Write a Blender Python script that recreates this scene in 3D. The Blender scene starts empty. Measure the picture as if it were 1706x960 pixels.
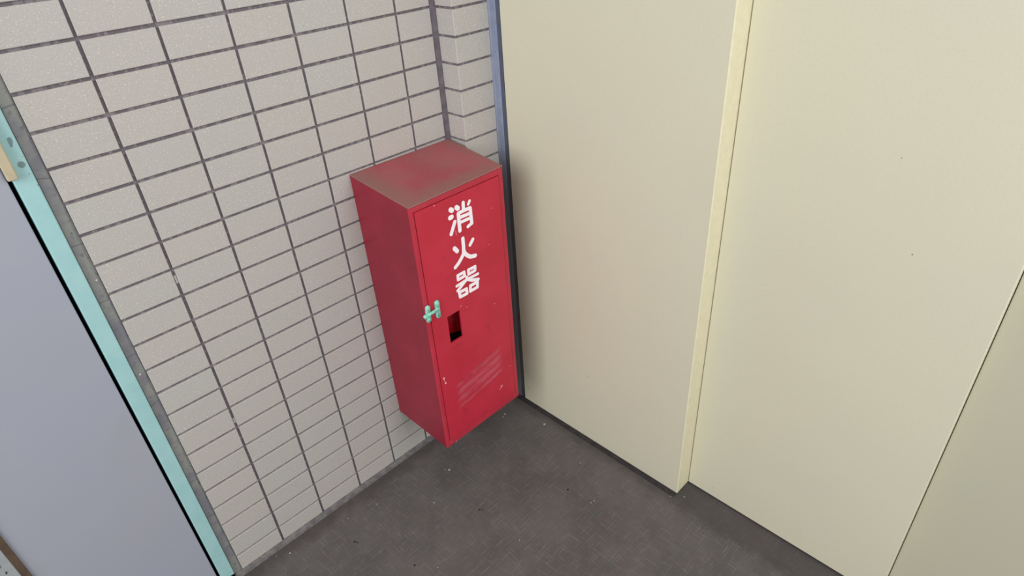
import bpy, bmesh, math, random
from mathutils import Vector, Matrix

C = bpy.context.scene.collection
S = bpy.context.scene
random.seed(7)

# ------------------------------------------------------------------ camera
cam_d = bpy.data.cameras.new('camera'); cam = bpy.data.objects.new('camera', cam_d); C.objects.link(cam)
right = Vector((0.7047237, -0.7068924, -0.0605605))
up = Vector((0.4202260, 0.3471094, 0.8384063))
back = Vector((-0.5716420, -0.6162939, 0.5416708))
m = Matrix.Identity(4)
for i, a in enumerate((right, up, back)):
    for j in range(3): m[j][i] = a[j]
m[0][3], m[1][3], m[2][3] = -0.205110, -1.012234, 0.137300 + 1.046
cam.matrix_world = m
cam_d.sensor_width = 36; cam_d.lens = 1050.59 / 1706 * 36
cam_d.clip_start = 0.02
S.camera = cam

# ------------------------------------------------------------------ world, lights, exposure
w = bpy.data.worlds.new('world'); S.world = w; w.use_nodes = True
bg = w.node_tree.nodes['Background']; bg.inputs[0].default_value = (0.96, 0.98, 1.0, 1); bg.inputs[1].default_value = 0.47
def area(name, loc, target, size, power, col):
    d = bpy.data.lights.new(name, 'AREA'); d.shape = 'RECTANGLE'; d.size, d.size_y = size; d.energy = power; d.color = col
    o = bpy.data.objects.new(name, d); C.objects.link(o); o.location = loc
    o.rotation_euler = (Vector(target) - Vector(loc)).to_track_quat('-Z', 'Y').to_euler()
area('left_fill', (-2.30, -1.25, 1.95), (0.6, -0.35, 0.6), (1.9, 1.9), 64, (1.0, 0.985, 0.97))  # added fill from the left, no lamp known there; evens out the cream panels
area('front_fill', (0.62, -2.3, 1.40), (0.35, -0.1, 0.55), (1.2, 1.2), 27, (1.0, 0.99, 0.975))  # added unseen fill from the front, placed to brighten tiles and end face
vs = S.view_settings
vs.view_transform = 'Standard'; vs.look = 'None'; vs.gamma = 1; vs.exposure = 0.08
vs.use_curve_mapping = False

# ------------------------------------------------------------------ materials
def lin(c):
    return tuple(((v / 255) / 12.92 if v / 255 <= 0.04045 else (((v / 255) + 0.055) / 1.055) ** 2.4) for v in c) + (1,)

class M:
    """small node-graph helper; positions are world positions"""
    def __init__(s, name, rough=0.6, spec=0.3, metal=0.0):
        s.m = bpy.data.materials.new(name); s.m.use_nodes = True; s.t = s.m.node_tree; s.N = s.t.nodes
        s.b = s.N['Principled BSDF']; s.b.inputs['Roughness'].default_value = rough
        s.b.inputs['Specular IOR Level'].default_value = spec; s.b.inputs['Metallic'].default_value = metal
        s.g = s.N.new('ShaderNodeNewGeometry'); s.pos = s.g.outputs['Position']
    def L(s, a, b): s.t.links.new(a, b)
    def math(s, op, a, b=None, clamp=False):
        n = s.N.new('ShaderNodeMath'); n.operation = op; n.use_clamp = clamp
        for i, v in enumerate((a, b)):
            if v is None: continue
            if isinstance(v, (int, float)): n.inputs[i].default_value = v
            else: s.L(v, n.inputs[i])
        return n.outputs[0]
    def mapping(s, scale=(1, 1, 1), rot=(0, 0, 0)):
        n = s.N.new('ShaderNodeMapping'); s.L(s.pos, n.inputs[0])
        n.inputs['Scale'].default_value = scale; n.inputs['Rotation'].default_value = rot
        return n.outputs[0]
    def noise(s, scale, detail=3, rough=.55, vec=None):
        n = s.N.new('ShaderNodeTexNoise'); n.inputs['Scale'].default_value = scale; n.inputs['Detail'].default_value = detail
        n.inputs['Roughness'].default_value = rough; s.L(vec or s.pos, n.inputs['Vector']); return n.outputs[0]
    def ramp(s, v, a, b):
        n = s.N.new('ShaderNodeMapRange'); n.interpolation_type = 'SMOOTHSTEP'; s.L(v, n.inputs[0])
        n.inputs[1].default_value = a; n.inputs[2].default_value = b; return n.outputs[0]
    def mix(s, f, a, b):
        n = s.N.new('ShaderNodeMix'); n.data_type = 'RGBA'
        if isinstance(f, (int, float)): n.inputs[0].default_value = f
        else: s.L(f, n.inputs[0])
        for i, v in ((6, a), (7, b)):
            if isinstance(v, tuple): n.inputs[i].default_value = v
            else: s.L(v, n.inputs[i])
        return n.outputs[2]
    def axis(s, i):
        n = s.N.new('ShaderNodeSeparateXYZ'); s.L(s.pos, n.inputs[0]); return n.outputs[i]
    def spots(s, pts, jag=0.35, nscale=900):
        """mask, 1 inside small irregular spots: (x, y, z, radius); chips, specks and stains with a shape of their own"""
        nz = s.noise(nscale, 2); out = None
        for x, y, z, r in pts:
            n = s.N.new('ShaderNodeVectorMath'); n.operation = 'DISTANCE'; s.L(s.pos, n.inputs[0]); n.inputs[1].default_value = (x, y, z)
            d = s.math('ADD', n.outputs['Value'], s.math('MULTIPLY', s.math('SUBTRACT', nz, .5), r * jag * 2))
            k = s.ramp(d, r, r * .7); out = k if out is None else s.math('MAXIMUM', out, k)
        return out
    def bump(s, h, strength=.3, dist=.001):
        n = s.N.new('ShaderNodeBump'); n.inputs['Strength'].default_value = strength; n.inputs['Distance'].default_value = dist
        s.L(h, n.inputs['Height']); s.L(n.outputs[0], s.b.inputs['Normal'])
    def col(s, c):
        if isinstance(c, tuple): s.b.inputs['Base Color'].default_value = c
        else: s.L(c, s.b.inputs['Base Color'])
        return s.m

def mat_tile():
    k = M('glazed_tile', .55, .25)
    oi = k.N.new('ShaderNodeObjectInfo').outputs['Random']
    c = k.mix(oi, lin((178, 175, 171)), lin((181, 175, 171)))
    c = k.mix(k.ramp(k.math('FRACT', k.math('MULTIPLY', oi, 7.3)), .6, 1), c, lin((178, 176, 172)))
    c = k.mix(k.math('MULTIPLY', k.ramp(k.noise(480, 3, .7), .50, .70), .6), c, lin((158, 153, 149)))
    c = k.mix(k.math('MULTIPLY', k.ramp(k.noise(420, 2, .6), .58, .70), .6), c, lin((224, 220, 215)))
    c = k.mix(k.math('MULTIPLY', k.ramp(k.noise(18, 2), .5, .8), .25), c, lin((180, 173, 168)))
    k.bump(k.noise(600, 3), .25, .0004)
    return k.col(c)

def mat_grout():
    k = M('grout', .9, .1)
    c = k.mix(k.noise(90, 3), lin((98, 92, 98)), lin((120, 113, 119)))
    c = k.mix(k.math('MULTIPLY', k.ramp(k.noise(160, 3, .7), .60, .66), .75), c, lin((160, 152, 152)))
    zj = k.math('PINGPONG', k.math('ADD', k.axis(2), -.046), .025)
    onrow = k.ramp(zj, .0040, .0025)
    dash = k.ramp(k.noise(120, 2, .6, k.mapping((1, 1, .15))), .50, .60)
    c = k.mix(k.math('MULTIPLY', k.math('MULTIPLY', dash, onrow), .5), c, lin((152, 145, 147)))
    c = k.mix(k.spots([(.0006, .004, z, .0020) for z in (.682, .679, .676, .673, .670, .366, .363, .360, .357)], .4), c, lin((205, 200, 196)))
    k.bump(k.noise(500, 3), .4, .0008)
    return k.col(c)

def mat_simple(name, c1, c2, scale=40, rough=.6, spec=.3, bump=None, metal=0.0):
    k = M(name, rough, spec, metal)
    c = k.mix(k.ramp(k.noise(scale, 4), .3, .7), lin(c1), lin(c2))
    if bump: k.bump(k.noise(bump[0], 3), bump[1], bump[2])
    return k.col(c)

def mat_sealant():
    k = M('edge_mortar', .8, .15)
    c = k.mix(k.ramp(k.noise(26, 4), .35, .65), lin((116, 116, 124)), lin((134, 136, 132)))
    c = k.mix(k.ramp(k.noise(120, 3), .55, .75), c, lin((104, 106, 108)))
    v = k.math('PINGPONG', k.math('ADD', k.axis(2), k.math('MULTIPLY', k.noise(20, 1), .03)), .05)
    c = k.mix(k.math('MULTIPLY', k.ramp(v, .0016, .0004), .5), c, lin((80, 80, 84)))
    c = k.mix(k.spots([(-.104, .001, .545, .0016), (-.100, .001, .725, .0014)]), c, lin((205, 205, 205)))
    k.bump(k.noise(200, 3), .5, .001)
    return k.col(c)

def mat_mint():
    k = M('mint_paint', .45, .35)
    c = k.mix(k.ramp(k.noise(30, 3), .3, .8), lin((160, 200, 202)), lin((150, 193, 196)))
    f = k.spots([(-.1177, -.002, .9465, .0032), (-.1179, -.002, .9440, .0032), (-.1184, -.002, .9410, .0028), (-.1192, -.002, .9385, .0022),
                 (-.1186, -.002, .9125, .0052), (-.1125, -.002, .882, .0011),
                 (-.1136, -.002, .922, .0008), (-.1155, -.002, .899, .0010)], .3, 260)
    c = k.mix(f, c, lin((112, 138, 140)))
    k.bump(k.noise(400, 2), .1, .0005)
    return k.col(c)

def mat_leaf():
    k = M('door_leaf_paint', .5, .35)
    c = k.mix(k.ramp(k.noise(5, 3), .3, .7), lin((156, 160, 174)), lin((158, 160, 171)))
    c = k.mix(k.math('MULTIPLY', k.ramp(k.noise(9, 4), .55, .8), .3), c, lin((148, 148, 150)))
    k.bump(k.noise(900, 2), .12, .0003)
    return k.col(c)

def mat_cream(name, c1=(210, 206, 183), c2=(208, 204, 183)):
    k = M(name, .55, .25)
    c = k.mix(k.ramp(k.noise(4, 3), .3, .7), lin(c1), lin(c2))
    c = k.mix(k.math('MULTIPLY', k.ramp(k.noise(350, 2), .45, .75), .18), c, lin((190, 184, 160)))
    c = k.mix(k.spots([(.72, -.847, .7077, .0014), (.675, -.098, .046, .0022), (.675, -.120, .095, .0016), (.72, -.62, .03, .0012),
                       (.72, -.80, .84, .001), (.675, -.30, .20, .001)]), c, lin((116, 110, 88)))
    sc = [(.72, -.640 - i * .0035, .5655 + i * .0016, .0012) for i in range(6)]
    c = k.mix(k.math('MULTIPLY', k.spots(sc), .55), c, lin((232, 228, 210)))
    k.bump(k.noise(420, 3), .18, .0006)
    return k.col(c)

def mat_cream_edge():
    k = M('cream_brushed_edge_paint', .6, .25)
    c = k.mix(k.ramp(k.noise(70, 4), .3, .7), lin((222, 216, 187)), lin((216, 210, 180)))
    k.bump(k.noise(160, 4, .6), .5, .0012)
    return k.col(c)

def mat_floor():
    k = M('vinyl_floor', .62, .3)
    c = k.mix(k.ramp(k.noise(9, 5), .35, .65), lin((87, 83, 82)), lin((97, 92, 91)))
    c = k.mix(k.math('MULTIPLY', k.ramp(k.noise(60, 4), .5, .8), .4), c, lin((106, 101, 100)))
    v1 = k.noise(330, 2, .5, k.mapping((1, .07, 1), (0, 0, .45))); v2 = k.noise(330, 2, .5, k.mapping((.07, 1, 1), (0, 0, .45)))
    hh = k.math('MAXIMUM', v1, v2)
    c = k.mix(k.math('MULTIPLY', k.ramp(hh, .56, .72), .34), c, lin((134, 129, 128)))
    c = k.mix(k.math('MULTIPLY', k.ramp(k.noise(420, 2), .55, .75), .35), c, lin((66, 61, 60)))
    # grime collected along the foot of the tiled wall and of the panels
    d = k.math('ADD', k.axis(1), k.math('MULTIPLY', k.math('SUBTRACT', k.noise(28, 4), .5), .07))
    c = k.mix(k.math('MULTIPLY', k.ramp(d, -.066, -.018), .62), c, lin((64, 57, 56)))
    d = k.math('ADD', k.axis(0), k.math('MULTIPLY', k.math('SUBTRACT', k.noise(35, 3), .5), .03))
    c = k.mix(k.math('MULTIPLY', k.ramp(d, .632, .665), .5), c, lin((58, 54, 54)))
    c = k.mix(k.math('MULTIPLY', k.ramp(k.noise(24, 3), .62, .72), .35), c, lin((104, 84, 80)))
    c = k.mix(k.spots([(.345, -.259, 0, .0028), (.350, -.264, 0, .002), (.105, -.118, 0, .003), (.108, -.124, 0, .0025), (.520, -.370, 0, .0032), (.16, -.26, 0, .003)], .5, 300), c, lin((40, 36, 36)))
    f = k.spots([(-.006, -.0375, 0, .0019), (-.03, -.022, 0, .0011), (.2874, -.1672, 0, .0018), (.536, -.434, 0, .0014), (.5276, -.4323, 0, .0014),
                 (.3735, -.1195, 0, .003), (.368, -.112, 0, .0015), (.2098, -.012, 0, .0026), (.19, -.30, 0, .0013), (.6796, -.576, 0, .0015),
                 (.66, -.553, 0, .0012), (.5958, -.0854, 0, .0026), (.585, -.09, 0, .0020), (.6377, -.1891, 0, .0032), (.1289, -.0553, 0, .0012),
                 (.60, -.34, 0, .0012), (.1962, -.0715, 0, .0011), (.43, -.25, 0, .001), (.35, -.38, 0, .0011)], .6, 700)
    c = k.mix(k.math('MULTIPLY', f, .85), c, lin((196, 192, 188)))
    vn = k.N.new('ShaderNodeTexVoronoi'); vn.inputs['Scale'].default_value = 48; k.L(k.pos, vn.inputs['Vector'])
    keep = k.math('GREATER_THAN', k.math('FRACT', k.math('MULTIPLY', vn.outputs['Color'], 5.7)), .86)
    c = k.mix(k.math('MULTIPLY', k.math('MULTIPLY', k.ramp(vn.outputs['Distance'], .05, .02), keep), .5), c, lin((160, 155, 152)))
    k.bump(k.math('ADD', hh, k.math('MULTIPLY', k.noise(500, 3), .6)), .4, .0009)
    return k.col(c)

RED = (196, 46, 70)
def red_base(k, c1=(192, 44, 66), c2=(182, 38, 58)):
    c = k.mix(k.ramp(k.noise(12, 4), .3, .7), lin(c1), lin(c2))
    return k.mix(k.math('MULTIPLY', k.ramp(k.noise(300, 3), .5, .75), .22), c, lin((168, 60, 76)))

def mat_red(name, kind):
    k = M(name, .42, .35)
    if kind == 'door':
        c = red_base(k)
        Y = -.178; Z = 1.046
        # dull scuffed bands left by wiping, low on the door
        st = k.noise(70, 3, .6, k.mapping((.22, 1, 1.1), (0, math.radians(9), 0)))
        dx = k.ramp(k.math('ABSOLUTE', k.math('SUBTRACT', k.axis(0), .455)), .072, .052)
        zz = k.math('ADD', k.axis(2), k.math('MULTIPLY', k.math('SUBTRACT', .455, k.axis(0)), .18))
        tot = None
        for zc, hw in ((.302, .008), (.282, .010), (.262, .010), (.243, .006)):
            b = k.ramp(k.math('ABSOLUTE', k.math('SUBTRACT', k.math('ADD', zz, k.math('MULTIPLY', k.math('SUBTRACT', k.noise(60, 2), .5), .012)), zc)), hw * 1.25, 0)
            tot = b if tot is None else k.math('MAXIMUM', tot, b)
        f = k.math('MULTIPLY', k.math('MULTIPLY', tot, dx), k.ramp(st, .22, .60))
        c = k.mix(k.math('MULTIPLY', f, .50), c, lin((186, 112, 126)))
        dk = k.math('MULTIPLY', k.ramp(k.noise(55, 3, .6, k.mapping((.3, 1, 1))), .58, .72), dx)
        c = k.mix(k.math('MULTIPLY', dk, .25), c, lin((110, 20, 34)))
        pts = [(.5124, Z - .840, .0022), (.3597, Z - .7136, .0030), (.3625, Z - .7280, .0026), (.3606, Z - .7195, .0013), (.3615, Z - .7235, .0012), (.5150, Z - .8375, .0022), (.5085, Z - .844, .0012), (.4268, Z - .5676, .0013), (.3955, Z - .3359, .0013),
               (.5155, Z - .6085, .0011), (.5454, Z - .7983, .0012), (.5147, Z - .466, .0009), (.5300, Z - .392, .0009), (.441, Z - .578, .0009)]
        pts += [(.4368, Z - .404 - i * .0025, .0009) for i in range(4)]
        c = k.mix(k.math('MULTIPLY', k.spots([(x, Y, z, r) for x, z, r in pts], .4), .8), c, lin((242, 200, 205)))
    elif kind == 'side':
        c = red_base(k, (146, 34, 56), (136, 30, 48))  # darker than the door red: the shade on the sides is put into the colour
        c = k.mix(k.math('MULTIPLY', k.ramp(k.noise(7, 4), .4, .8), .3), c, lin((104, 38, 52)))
    elif kind == 'top':
        c = red_base(k, (172, 84, 94), (160, 74, 84))
        nz = k.math('MULTIPLY', k.math('SUBTRACT', k.noise(30, 4), .5), .05)
        # brown dust that has gathered towards the front and left rim
        f = k.ramp(k.math('SUBTRACT', nz, k.axis(1)), .115, .18)
        g = k.ramp(k.math('SUBTRACT', nz, k.axis(0)), -.41, -.345)
        h = k.ramp(k.math('ADD', nz, k.axis(0)), .52, .59)
        d = k.math('MAXIMUM', k.math('MAXIMUM', f, g), h)
        d = k.math('MAXIMUM', d, k.math('MULTIPLY', k.ramp(k.noise(14, 5), .3, .75), .55))
        c = k.mix(k.math('MULTIPLY', d, .74), c, lin((134, 104, 96)))
        c = k.mix(k.math('MULTIPLY', k.ramp(k.noise(260, 3), .55, .75), .3), c, lin((160, 120, 116)))
        k.b.inputs['Roughness'].default_value = .7
    elif kind == 'frame':
        c = red_base(k, (186, 50, 68), (172, 42, 60))
        c = k.mix(k.math('MULTIPLY', k.ramp(k.noise(40, 4), .5, .75), .35), c, lin((140, 60, 66)))
        pts = [(.343, -.177, .7255, .0022), (.3600, -.178, .3325, .0026), (.3620, -.178, .3175, .0024), (.3608, -.178, .325, .0009), (.3675, -.177, .1425, .0020), (.355, -.177, .150, .0008)]
        c = k.mix(k.math('MULTIPLY', k.spots(pts, .4), .85), c, lin((235, 205, 205)))
    else:
        c = red_base(k, (150, 20, 34), (140, 16, 30))
    k.bump(k.noise(260, 3), .15, .0006)
    return k.col(c)

def mat_guard(name='blue_grey_edge_strip', a=(138, 147, 168), b=(122, 132, 156), g=(92, 92, 94)):
    k = M(name, .38, .5)
    c = k.mix(k.ramp(k.noise(30, 3), .3, .7), lin(a), lin(b))
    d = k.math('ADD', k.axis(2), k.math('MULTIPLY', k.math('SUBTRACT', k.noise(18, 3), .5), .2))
    c = k.mix(k.math('MULTIPLY', k.ramp(d, .80, .55), .9), c, lin(g))     # lower half greyed in colour, standing for the shade beside the cabinet
    k.bump(k.noise(220, 3), .3, .0008)
    return k.col(c)

MAT = dict(
    tile=mat_tile(), grout=mat_grout(), sealant=mat_sealant(), mint=mat_mint(), leaf=mat_leaf(), cream=mat_cream('cream_painted_panel'), cream_grey=mat_cream('greyer_cream_panel', (187, 184, 163), (184, 182, 162)),
    floor=mat_floor(), cream_edge=mat_cream_edge(), door=mat_red('red_paint_door', 'door'), side=mat_red('red_paint_shaded_side', 'side'), top=mat_red('red_paint_dusty', 'top'),
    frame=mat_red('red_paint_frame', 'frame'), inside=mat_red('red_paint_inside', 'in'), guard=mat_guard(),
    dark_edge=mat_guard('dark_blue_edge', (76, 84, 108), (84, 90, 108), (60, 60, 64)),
    joint=mat_simple('dark_corner_joint', (88, 82, 88), (108, 102, 108), 60, .8, .2, (300, .4, .001)),
    fillet=mat_simple('grey_floor_fillet', (92, 90, 92), (118, 115, 114), 70, .75, .2, (220, .5, .001)),
    black=mat_simple('black_gap', (6, 6, 7), (12, 12, 12), 30, .9, .05),
    rubber=mat_simple('dark_seal_and_gap_shade', (48, 45, 46), (62, 58, 58), 60, .8, .2),
    white=mat_simple('white_lettering_paint', (250, 243, 248), (242, 234, 242), 60, .4, .3),
    latch=mat_simple('mint_painted_latch', (116, 190, 166), (160, 220, 206), 260, .2, .6, (500, .4, .001)),
    beige=mat_simple('beige_guard', (186, 174, 146), (178, 167, 141), 80, .5, .3, (400, .2, .0006)),
    paper=mat_simple('notice_paper', (158, 163, 166), (150, 155, 158), 50, .7, .2),
    brown=mat_simple('brown_notice_frame', (96, 80, 64), (80, 67, 58), 60, .6, .2),
    ink=mat_simple('notice_ink', (84, 84, 96), (96, 96, 108), 60, .7, .1),
    ext=mat_simple('extinguisher_red', (176, 14, 30), (160, 10, 24), 40, .35, .5),
    extlab=mat_simple('extinguisher_dark_band', (22, 16, 16), (36, 26, 24), 90, .3, .4),
    valve=mat_simple('extinguisher_valve', (40, 38, 38), (60, 58, 56), 90, .4, .4),
)

# ------------------------------------------------------------------ geometry helpers
def obj(name, bm, mt, parent=None, smooth=False):
    off = Vector((0, 0, 0)); p = parent
    while p is not None: off += p.location; p = p.parent
    for v in bm.verts: v.co -= off
    bmesh.ops.recalc_face_normals(bm, faces=bm.faces[:])
    me = bpy.data.meshes.new(name); bm.to_mesh(me); bm.free(); me.materials.append(MAT[mt])
    if smooth:
        for p_ in me.polygons: p_.use_smooth = True
    o = bpy.data.objects.new(name, me); C.objects.link(o); o.parent = parent
    return o
def thing(name, label, cat, loc, group=None):
    o = bpy.data.objects.new(name, None); C.objects.link(o); o.location = loc; o.empty_display_size = .05
    o['label'] = label; o['category'] = cat
    if group: o['group'] = group
    return o
def hexa(bm, P, bevel=0, seg=1):
    """P: 8 corners, bottom four then top four, same turning order"""
    v = [bm.verts.new(p) for p in P]
    F = [bm.faces.new([v[i] for i in f]) for f in ((3, 2, 1, 0), (4, 5, 6, 7), (0, 1, 5, 4), (1, 2, 6, 5), (2, 3, 7, 6), (3, 0, 4, 7))]
    if bevel:
        es = set(e for f in F for e in f.edges)
        bmesh.ops.bevel(bm, geom=list(es), offset=bevel, segments=seg, affect='EDGES', profile=.5)
    return bm
def bx(x0, x1, y0, y1, z0, z1, bevel=0, seg=1, bm=None):
    bm = bm or bmesh.new()
    return hexa(bm, [(x0, y0, z0), (x1, y0, z0), (x1, y1, z0), (x0, y1, z0), (x0, y0, z1), (x1, y0, z1), (x1, y1, z1), (x0, y1, z1)], bevel, seg)
def extrude_profile(pts, z0, z1, closed=True, bm=None):
    bm = bm or bmesh.new()
    a = [bm.verts.new((x, y, z0)) for x, y in pts]; b = [bm.verts.new((x, y, z1)) for x, y in pts]
    n = len(pts)
    for i in range(n if closed else n - 1):
        j = (i + 1) % n; bm.faces.new((a[i], a[j], b[j], b[i]))
    if closed: bm.faces.new(a[::-1]); bm.faces.new(b)
    return bm
def profile_x(pts, x0, x1):
    """closed (y, z) profile run along x"""
    bm = bmesh.new(); a = [bm.verts.new((x0, y, z)) for y, z in pts]; b = [bm.verts.new((x1, y, z)) for y, z in pts]
    for i in range(len(pts)):
        j = (i + 1) % len(pts); bm.faces.new((a[i], a[j], b[j], b[i]))
    bm.faces.new(a[::-1]); bm.faces.new(b); return bm
def profile_y(pts, y0, y1):
    bm = bmesh.new(); a = [bm.verts.new((x, y0, z)) for x, z in pts]; b = [bm.verts.new((x, y1, z)) for x, z in pts]
    for i in range(len(pts)):
        j = (i + 1) % len(pts); bm.faces.new((a[i], a[j], b[j], b[i]))
    bm.faces.new(a[::-1]); bm.faces.new(b); return bm
def plate_hole(bm, X0, X1, Z0, Z1, hx0, hx1, hz0, hz1, yf, yb):
    """plate in the xz plane with a rectangular hole, front at yf, back at yb"""
    o = [(X0, Z0), (X1, Z0), (X1, Z1), (X0, Z1)]; h = [(hx0, hz0), (hx1, hz0), (hx1, hz1), (hx0, hz1)]
    V = {}
    for y in (yf, yb):
        for n, L in (('o', o), ('h', h)):
            for i, (x, z) in enumerate(L): V[n, i, y] = bm.verts.new((x, y, z))
    for i in range(4):
        j = (i + 1) % 4
        bm.faces.new((V['o', i, yf], V['o', j, yf], V['h', j, yf], V['h', i, yf]))
        bm.faces.new((V['o', i, yb], V['h', i, yb], V['h', j, yb], V['o', j, yb]))
        bm.faces.new((V['o', i, yf], V['o', i, yb], V['o', j, yb], V['o', j, yf]))
        bm.faces.new((V['h', i, yf], V['h', j, yf], V['h', j, yb], V['h', i, yb]))
    return bm
def capsule(bm, a, b, r, y, t, n=6):
    """flat round-ended stroke in the xz plane, thickness t in front of y"""
    a = Vector(a); b = Vector(b); d = (b - a); ang = math.atan2(d.y, d.x) if d.length > 1e-7 else 0
    pts = []
    for c, s in ((b, -1), (a, 1)):
        for i in range(n + 1):
            th = ang + s * math.pi / 2 * 1 + (math.pi * i / n)
            pts.append(c + Vector((math.cos(th), math.sin(th))) * r)
    f = [bm.verts.new((p.x, y - t, p.y)) for p in pts]; k = [bm.verts.new((p.x, y, p.y)) for p in pts]
    bm.faces.new(f)
    for i in range(len(f)):
        j = (i + 1) % len(f); bm.faces.new((f[i], k[i], k[j], f[j]))
def cyl(bm, c, r0, r1, z0, z1, n=32, cap=True):
    a = [bm.verts.new((c[0] + r0 * math.cos(2 * math.pi * i / n), c[1] + r0 * math.sin(2 * math.pi * i / n), z0)) for i in range(n)]
    b = [bm.verts.new((c[0] + r1 * math.cos(2 * math.pi * i / n), c[1] + r1 * math.sin(2 * math.pi * i / n), z1)) for i in range(n)]
    for i in range(n): bm.faces.new((a[i], a[(i + 1) % n], b[(i + 1) % n], b[i]))
    if cap: bm.faces.new(a[::-1]); bm.faces.new(b)
def dome(bm, c, r, y, n=10):
    """small round head standing out of the xz plane"""
    rings = []
    for j in range(4):
        th = math.pi / 2 * j / 4
        rings.append([bm.verts.new((c[0] + r * math.cos(th) * math.cos(2 * math.pi * i / n), y - r * .7 * math.sin(th), c[1] + r * math.cos(th) * math.sin(2 * math.pi * i / n))) for i in range(n)])
    top = bm.verts.new((c[0], y - r * .7, c[1]))
    for a, b in zip(rings, rings[1:]):
        for i in range(n): bm.faces.new((a[i], a[(i + 1) % n], b[(i + 1) % n], b[i]))
    for i in range(n): bm.faces.new((rings[-1][i], rings[-1][(i + 1) % n], top))
    bm.faces.new(rings[0][::-1])

FZ = 1.046                        # height of grid row 0 above the floor
TOP = FZ + .25                    # how far up the walls are built

# ------------------------------------------------------------------ setting: floor
fl = obj('floor', bx(-1.6, 1.2, -3.0, .12, -.06, 0), 'floor'); fl['kind'] = 'structure'

# ------------------------------------------------------------------ setting: tiled wall with pilaster
bm = extrude_profile([(-.111, .10), (-.111, .0040), (.588, .0040), (.588, -.0525), (.676, -.0525), (.676, .10)], 0, TOP)
wall = obj('wall_back', bm, 'grout'); wall['kind'] = 'structure'
J = .0024                         # half of a joint
def tile_mesh(wd, ht):
    bm = bmesh.new(); w2, h2, c = wd / 2, ht / 2, .0007
    A = [bm.verts.new(p) for p in ((-w2, .0055, -h2), (w2, .0055, -h2), (w2, .0055, h2), (-w2, .0055, h2))]
    B = [bm.verts.new(p) for p in ((-w2, c, -h2), (w2, c, -h2), (w2, c, h2), (-w2, c, h2))]
    D = [bm.verts.new(p) for p in ((-w2 + c, 0, -h2 + c), (w2 - c, 0, -h2 + c), (w2 - c, 0, h2 - c), (-w2 + c, 0, h2 - c))]
    for P, Q in ((A, B), (B, D)):
        for i in range(4): bm.faces.new((P[i], P[(i + 1) % 4], Q[(i + 1) % 4], Q[i]))
    bm.faces.new(D)
    bmesh.ops.recalc_face_normals(bm, faces=bm.faces[:])
    me = bpy.data.meshes.new('tile'); bm.to_mesh(me); bm.free(); me.materials.append(MAT['tile']); return me
def corner_mesh(ht):
    c = .0008; x0, x1, y0, y1, t = .5848, .6715, -.0075, -.0550, .0045
    prof = [(x0, y0), (x0, y1 + .0012), (x0 + .0012, y1), (x1, y1), (x1, y1 + t), (x0 + t, y1 + t), (x0 + t, y0)]
    bm = extrude_profile(prof, -ht / 2, ht / 2)
    bmesh.ops.recalc_face_normals(bm, faces=bm.faces[:])
    me = bpy.data.meshes.new('corner_tile'); bm.to_mesh(me); bm.free(); me.materials.append(MAT['tile']); return me
cols = [(-.0943, -J)] + [(.1 * i + J, .1 * (i + 1) - J) for i in range(5)] + [(.5 + J, .5765)]
rows = [(.0045, FZ - 1.0 - J)] + [(FZ - .05 * (r + 1) + J, FZ - .05 * r - J) for r in range(19, -5, -1)]
meshes = {}
for ri, (z0, z1) in enumerate(rows):
    for ci, (x0, x1) in enumerate(cols):
        if ri > 22 and ci > 3: pass
        key = (round(x1 - x0, 4), round(z1 - z0, 4))
        if key not in meshes: meshes[key] = tile_mesh(*key)
        o = bpy.data.objects.new('tile', meshes[key]); C.objects.link(o); o.parent = wall
        o.location = ((x0 + x1) / 2 + random.uniform(-.0003, .0003), random.uniform(-.0003, .0003), (z0 + z1) / 2 + random.uniform(-.0003, .0003))
        o.rotation_euler = (random.uniform(-.006, .006), random.uniform(-.003, .003), random.uniform(-.003, .003))
    key = ('c', round(z1 - z0, 4))
    if key not in meshes: meshes[key] = corner_mesh(key[1])
    o = bpy.data.objects.new('corner_tile', meshes[key]); C.objects.link(o); o.parent = wall
    o.location = (random.uniform(-.0004, .0004), random.uniform(-.0004, .0004), (z0 + z1) / 2)
# wide dark joint in the inner corner
obj('corner_joint', extrude_profile([(.5755, .0034), (.5775, .0012), (.5815, -.0010), (.5845, -.0045), (.5870, -.0085), (.5885, -.0085), (.5885, .0034)], .003, TOP), 'joint', wall)
# grey mortar between tiles and door frame
bm = bmesh.new(); n = 60; prev = None
for i in range(n + 1):
    z = .003 + (TOP - .003) * i / n
    e = random.uniform(-.0012, .0012)
    ring = [bm.verts.new(p) for p in ((-.111, .0040, z), (-.1105, .0004, z), (-.104 + e, .0012, z), (-.0975 + e, .0010, z), (-.0950, .0028 , z))]
    if prev:
        for a in range(4): bm.faces.new((prev[a], prev[a + 1], ring[a + 1], ring[a]))
    prev = ring
obj('edge_mortar', bm, 'sealant', wall)

# blue-grey strip between the pilaster and the cream panels
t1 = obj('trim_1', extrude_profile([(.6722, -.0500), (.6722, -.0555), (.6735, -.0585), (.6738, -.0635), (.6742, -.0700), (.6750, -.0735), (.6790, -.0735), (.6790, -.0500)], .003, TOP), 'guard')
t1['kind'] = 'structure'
obj('dark_edge', extrude_profile([(.6752, -.0735), (.6752, -.0835), (.6790, -.0835), (.6790, -.0735)], .003, TOP), 'dark_edge', t1)

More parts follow.
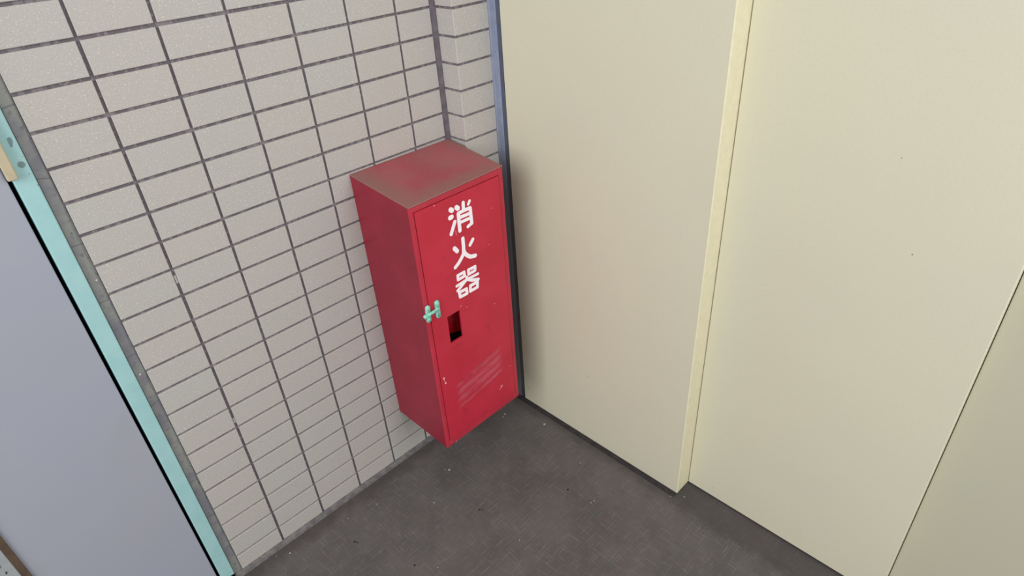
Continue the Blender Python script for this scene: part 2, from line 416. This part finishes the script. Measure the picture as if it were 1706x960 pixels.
# ------------------------------------------------------------------ setting: cream panelled wall
wr = obj('wall_right', bx(.775, .87, -3.0, .10, 0, TOP), 'cream'); wr['kind'] = 'structure'
p1 = obj('wall_panel', bx(.675, .7742, -.5600, -.0842, .002, TOP - .001, .0016, 2), 'cream', wr)
p1.data.materials.append(MAT['cream_edge'])
for f in p1.data.polygons:                       # the brushed paint on the panel's narrow end face
    if f.normal.y < -.3: f.material_index = 1
obj('wall_panel', bx(.7195, .7742, -.9690, -.5612, .0045, TOP - .001, .0010, 1), 'cream', wr)
obj('wall_panel', bx(.7500, .7742, -2.9900, -.9702, .0045, TOP - .001, .0008, 1), 'cream_grey', wr)
obj('base_gap_shade', bx(.7225, .7742, -2.99, -.565, .0002, .0050), 'rubber', wr)  # dark filler painting the shade in the gap under the panels

# fillets at the foot of the walls
f1 = obj('baseboard_back', profile_x([(.0035, 0), (-.0135, 0.0002), (-.0070, .0012), (-.0022, .0036), (-.0008, .0052), (.0035, .0052)], -.111, .577), 'fillet'); f1['kind'] = 'structure'
f2 = obj('baseboard_right', profile_y([(.676, 0), (.6620, .0002), (.6690, .0010), (.6745, .0022), (.676, .0022)], -.559, -.056), 'rubber'); f2['kind'] = 'structure'

# ------------------------------------------------------------------ setting: door on the left
door = obj('door_1', bx(-1.05, -.1412, .0015, .045, .012, TOP, .0012, 2), 'leaf'); door['kind'] = 'structure'
fr = obj('door_frame', bx(-.1358, -.1112, -.0022, .06, .001, TOP, .0016, 2), 'mint', door)
obj('door_gap', bx(-.1425, -.1350, .020, .05, .001, TOP - .002), 'black', door)
gp = obj('latch_guard', bx(-.1412, -.1288, -.0125, -.0023, FZ - .1475, FZ + .10, .0016, 2), 'beige', door)
gp['label'] = 'beige latch guard bar covering the gap between frame and leaf'
obj('threshold', bx(-1.05, -.1112, -.0022, .06, 0.0002, .0105), 'rubber', door)

# notice fixed to the door leaf, brown border and printed marks
nt = thing('notice', 'grey paper notice in a brown border stuck on the grey door at lower left', 'notice', (-.45, .0015, .30))
obj('sheet', bx(-.560, -.3745, .0004, .0013, .12, .60), 'paper', nt)
bm = bmesh.new(); plate_hole(bm, -.567, -.3640, .113, .607, -.559, -.3738, .121, .599, -.0016, .0014)
obj('border', bm, 'brown', nt)
for r in range(12):
    z = .338 - r * .0178
    bm = bmesh.new(); x = -.3885
    while x > -.545:
        for _ in range(3):
            a = (x + random.uniform(-.0035, .0035), z + random.uniform(-.0035, .0035)); L = random.uniform(.002, .005); th = random.choice((0, 1.57, .8, 2.3))
            capsule(bm, a, (a[0] + L * math.cos(th), a[1] + L * math.sin(th)), .0008, .0004, .0003, 3)
        x -= .0105
    obj('printed_line', bm, 'ink', nt)

# ------------------------------------------------------------------ fire extinguisher cabinet
BX0, BX1, BF, BZ0 = .342, .567, -.177, .141
cab = thing('extinguisher_cabinet', 'red steel fire extinguisher cabinet with white characters, mounted in the corner on the tiled wall', 'cabinet', (.4545, -.0885, BZ0))
TFL, TFR, TB = .726, .7295, .743
t = .0016
# shell: one folded sheet - two sides, back and bottom
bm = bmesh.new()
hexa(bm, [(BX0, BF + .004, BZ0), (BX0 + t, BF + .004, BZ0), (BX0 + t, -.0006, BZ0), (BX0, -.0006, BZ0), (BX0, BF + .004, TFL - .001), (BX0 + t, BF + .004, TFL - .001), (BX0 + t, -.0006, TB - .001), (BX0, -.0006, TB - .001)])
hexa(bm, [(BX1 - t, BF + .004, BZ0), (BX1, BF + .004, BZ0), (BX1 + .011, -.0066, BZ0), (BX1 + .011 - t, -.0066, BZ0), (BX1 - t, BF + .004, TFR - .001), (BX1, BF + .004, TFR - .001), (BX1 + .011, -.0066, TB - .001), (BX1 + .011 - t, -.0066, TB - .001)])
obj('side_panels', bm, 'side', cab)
obj('back_panel', bx(BX0 + t, BX1 + .007, -.0026, -.0008, BZ0, TB - .003), 'inside', cab)
obj('bottom_panel', bx(BX0 + t, BX1 - t, BF + .004, -.003, BZ0, BZ0 + .0016), 'inside', cab)
bm = bmesh.new()
hexa(bm, [(BX0 - .0006, BF - .0004, TFL - .003), (BX1 + .0006, BF - .0004, TFR - .003), (BX1 + .0120, -.0060, TB - .003), (BX0 - .0006, -.0008, TB - .003),
          (BX0 - .0006, BF - .0004, TFL), (BX1 + .0006, BF - .0004, TFR), (BX1 + .0120, -.0060, TB), (BX0 - .0006, -.0008, TB)], .0009, 2)
obj('top_panel', bm, 'top', cab)
# front frame around the door
bm = bmesh.new()
DX0, DX1, DZ0, DZ1 = .3505, .5555, .1585, .7140
o_ = [(BX0 + .0001, BZ0), (BX1, BZ0), (BX1, TFR - .0034), (BX0 + .0001, TFL - .0034)]; h_ = [(DX0, DZ0), (DX1, DZ0), (DX1, DZ1), (DX0, DZ1)]
V = {}
for y in (BF, BF + .006):
    for nme, LL in (('o', o_), ('h', h_)):
        for i, (x, z) in enumerate(LL): V[nme, i, y] = bm.verts.new((x, y, z))
yf, yb = BF, BF + .006
for i in range(4):
    j = (i + 1) % 4
    bm.faces.new((V['o', i, yf], V['o', j, yf], V['h', j, yf], V['h', i, yf])); bm.faces.new((V['o', i, yb], V['h', i, yb], V['h', j, yb], V['o', j, yb]))
    bm.faces.new((V['o', i, yf], V['o', i, yb], V['o', j, yb], V['o', j, yf])); bm.faces.new((V['h', i, yf], V['h', j, yf], V['h', j, yb], V['h', i, yb]))
es = [e for e in bm.edges if all(v in [V['o', i, yf] for i in range(4)] for v in e.verts)]
bmesh.ops.bevel(bm, geom=es, offset=.0022, segments=3, affect='EDGES', profile=.5)
obj('front_frame', bm, 'frame', cab)
# door with its viewing window
bm = bmesh.new(); g = .0013
plate_hole(bm, DX0 + g, DX1 - g, DZ0 + g, DZ1 - g, .3897, .4225, .4055, .4712, -.1780, -.1740)
cd = obj('door', bm, 'door', cab)
DY = -.1780
GLYPHS = [
 [([(.4307,.6888),(.4337,.6862)],.0043),([(.4447,.6881),(.4477,.6851)],.0043),([(.4273,.6736),(.4313,.6739)],.0041),([(.4369,.6616),(.4253,.641)],.0035),
  ([(.4615,.6912),(.4604,.6759)],.0034),([(.4772,.6892),(.4732,.684)],.0026),([(.4473,.6743),(.4464,.6396)],.0036),([(.4475,.6752),(.4614,.6757),(.4765,.6752)],.0031),
  ([(.4768,.6741),(.4768,.6429)],.0033),([(.4768,.6432),(.4668,.64)],.0030),([(.4495,.6657),(.4757,.6646)],.0030),([(.4493,.6556),(.4751,.6551)],.0028)],
 [([(.4512,.6206),(.4507,.6059),(.4498,.5946)],.0036),([(.4498,.5946),(.4480,.5885),(.4436,.583),(.4349,.575),(.425,.569)],.0035),([(.4498,.5946),(.4520,.5885),(.4558,.5827),(.4610,.5778),(.4656,.5748),(.4769,.5719)],.0037),
  ([(.4285,.6092),(.4341,.6008)],.0039),([(.4753,.6091),(.4668,.6002)],.0032)],
 [([(.4281,.5492),(.4445,.5494),(.4451,.5402),(.428,.5396),(.4281,.5492)],.0029),([(.4555,.549),(.4735,.5486),(.4724,.5399),(.4555,.5393),(.4555,.549)],.0029),
  ([(.4226,.5276),(.4494,.5300),(.4787,.5292)],.0027),([(.4499,.5349),(.4494,.5308),(.4238,.5165)],.0031),([(.4494,.5308),(.4626,.5221),(.4783,.5166)],.0031),
  ([(.4269,.5107),(.4454,.5102),(.4458,.4989),(.4278,.4997),(.4269,.5107)],.0030),([(.4563,.512),(.4753,.512),(.4738,.4999),(.4547,.4999),(.4563,.512)],.0030)]]
for G in GLYPHS:
    bm = bmesh.new(); q = 0
    for pts, r in G:
        for a, b in zip(pts, pts[1:]):
            capsule(bm, a, b, r * 1.13, DY + .0001, .0003 + .00002 * q, 7); q += 1
    gl = obj('painted_character', bm, 'white', cd); gl['label'] = 'white painted character'
# mint painted H-shaped latch bridging frame and door
la = bmesh.new()
capsule(la, (.3465, FZ - .5285), (.3462, FZ - .5345), .0050, -.1785, .0042, 8)
capsule(la, (.3462, FZ - .535), (.3452, FZ - .5565), .0050, -.1785, .0037, 8)
bmesh.ops.bevel(la, geom=[e for e in la.edges if all(abs(v.co.y + .1785) > .0025 for v in e.verts)], offset=.0009, segments=2, affect='EDGES')
dome(la, (.3452, FZ - .5540), .0036, -.1805)
la_o = obj('latch_plate', la, 'latch', cab, True); la_o['label'] = 'mint green painted latch plate on the frame'
la = bmesh.new()
capsule(la, (.3690, FZ - .5285), (.3688, FZ - .5355), .0051, -.1785, .0042, 8)
capsule(la, (.3688, FZ - .536), (.3684, FZ - .5585), .0050, -.1785, .0037, 8)
bmesh.ops.bevel(la, geom=[e for e in la.edges if all(abs(v.co.y + .1785) > .0025 for v in e.verts)], offset=.0009, segments=2, affect='EDGES')
dome(la, (.3690, FZ - .5445), .0032, -.1810)
lb_o = obj('latch_plate', la, 'latch', cab, True); lb_o['label'] = 'mint green painted latch plate on the door'
la = bmesh.new()
capsule(la, (.3450, FZ - .5440), (.3690, FZ - .5425), .0033, -.1805, .0034, 6)
capsule(la, (.3385, FZ - .5450), (.3400, FZ - .5480), .0036, -.1780, .0040, 8)
bmesh.ops.bevel(la, geom=[e for e in la.edges if all(v.co.y < -.1815 for v in e.verts)], offset=.0007, segments=2, affect='EDGES')
obj('latch_bar', la, 'latch', cab, True)

# ------------------------------------------------------------------ extinguisher standing inside, seen through the window
ec = (.452, -.088)
ex = thing('fire_extinguisher', 'dark red extinguisher cylinder inside the cabinet, glimpsed through the small square window', 'extinguisher', (ec[0], ec[1], BZ0 + .0018))
bm = bmesh.new(); z0 = BZ0 + .0018
prof = [(.060, z0), (.0645, z0 + .006), (.0645, z0 + .40), (.060, z0 + .425), (.045, z0 + .445), (.022, z0 + .455), (.018, z0 + .470)]
for (r0, a), (r1, b) in zip(prof, prof[1:]): cyl(bm, ec, r0, r1, a, b, 40, False)
bmesh.ops.remove_doubles(bm, verts=bm.verts[:], dist=1e-5)
obj('cylinder', bm, 'ext', ex, True)
bm = bmesh.new(); cyl(bm, ec, .0650, .0650, .240, .3990, 40, False); obj('dark_band', bm, 'extlab', ex, True)
bm = bmesh.new(); cyl(bm, ec, .016, .014, z0 + .470, z0 + .495, 20); bx(ec[0] - .05, ec[0] + .02, ec[1] - .008, ec[1] + .008, z0 + .495, z0 + .502, .001, 1, bm); bx(ec[0] - .055, ec[0] + .02, ec[1] - .008, ec[1] + .008, z0 + .512, z0 + .518, .001, 1, bm)
obj('valve', bm, 'valve', ex)
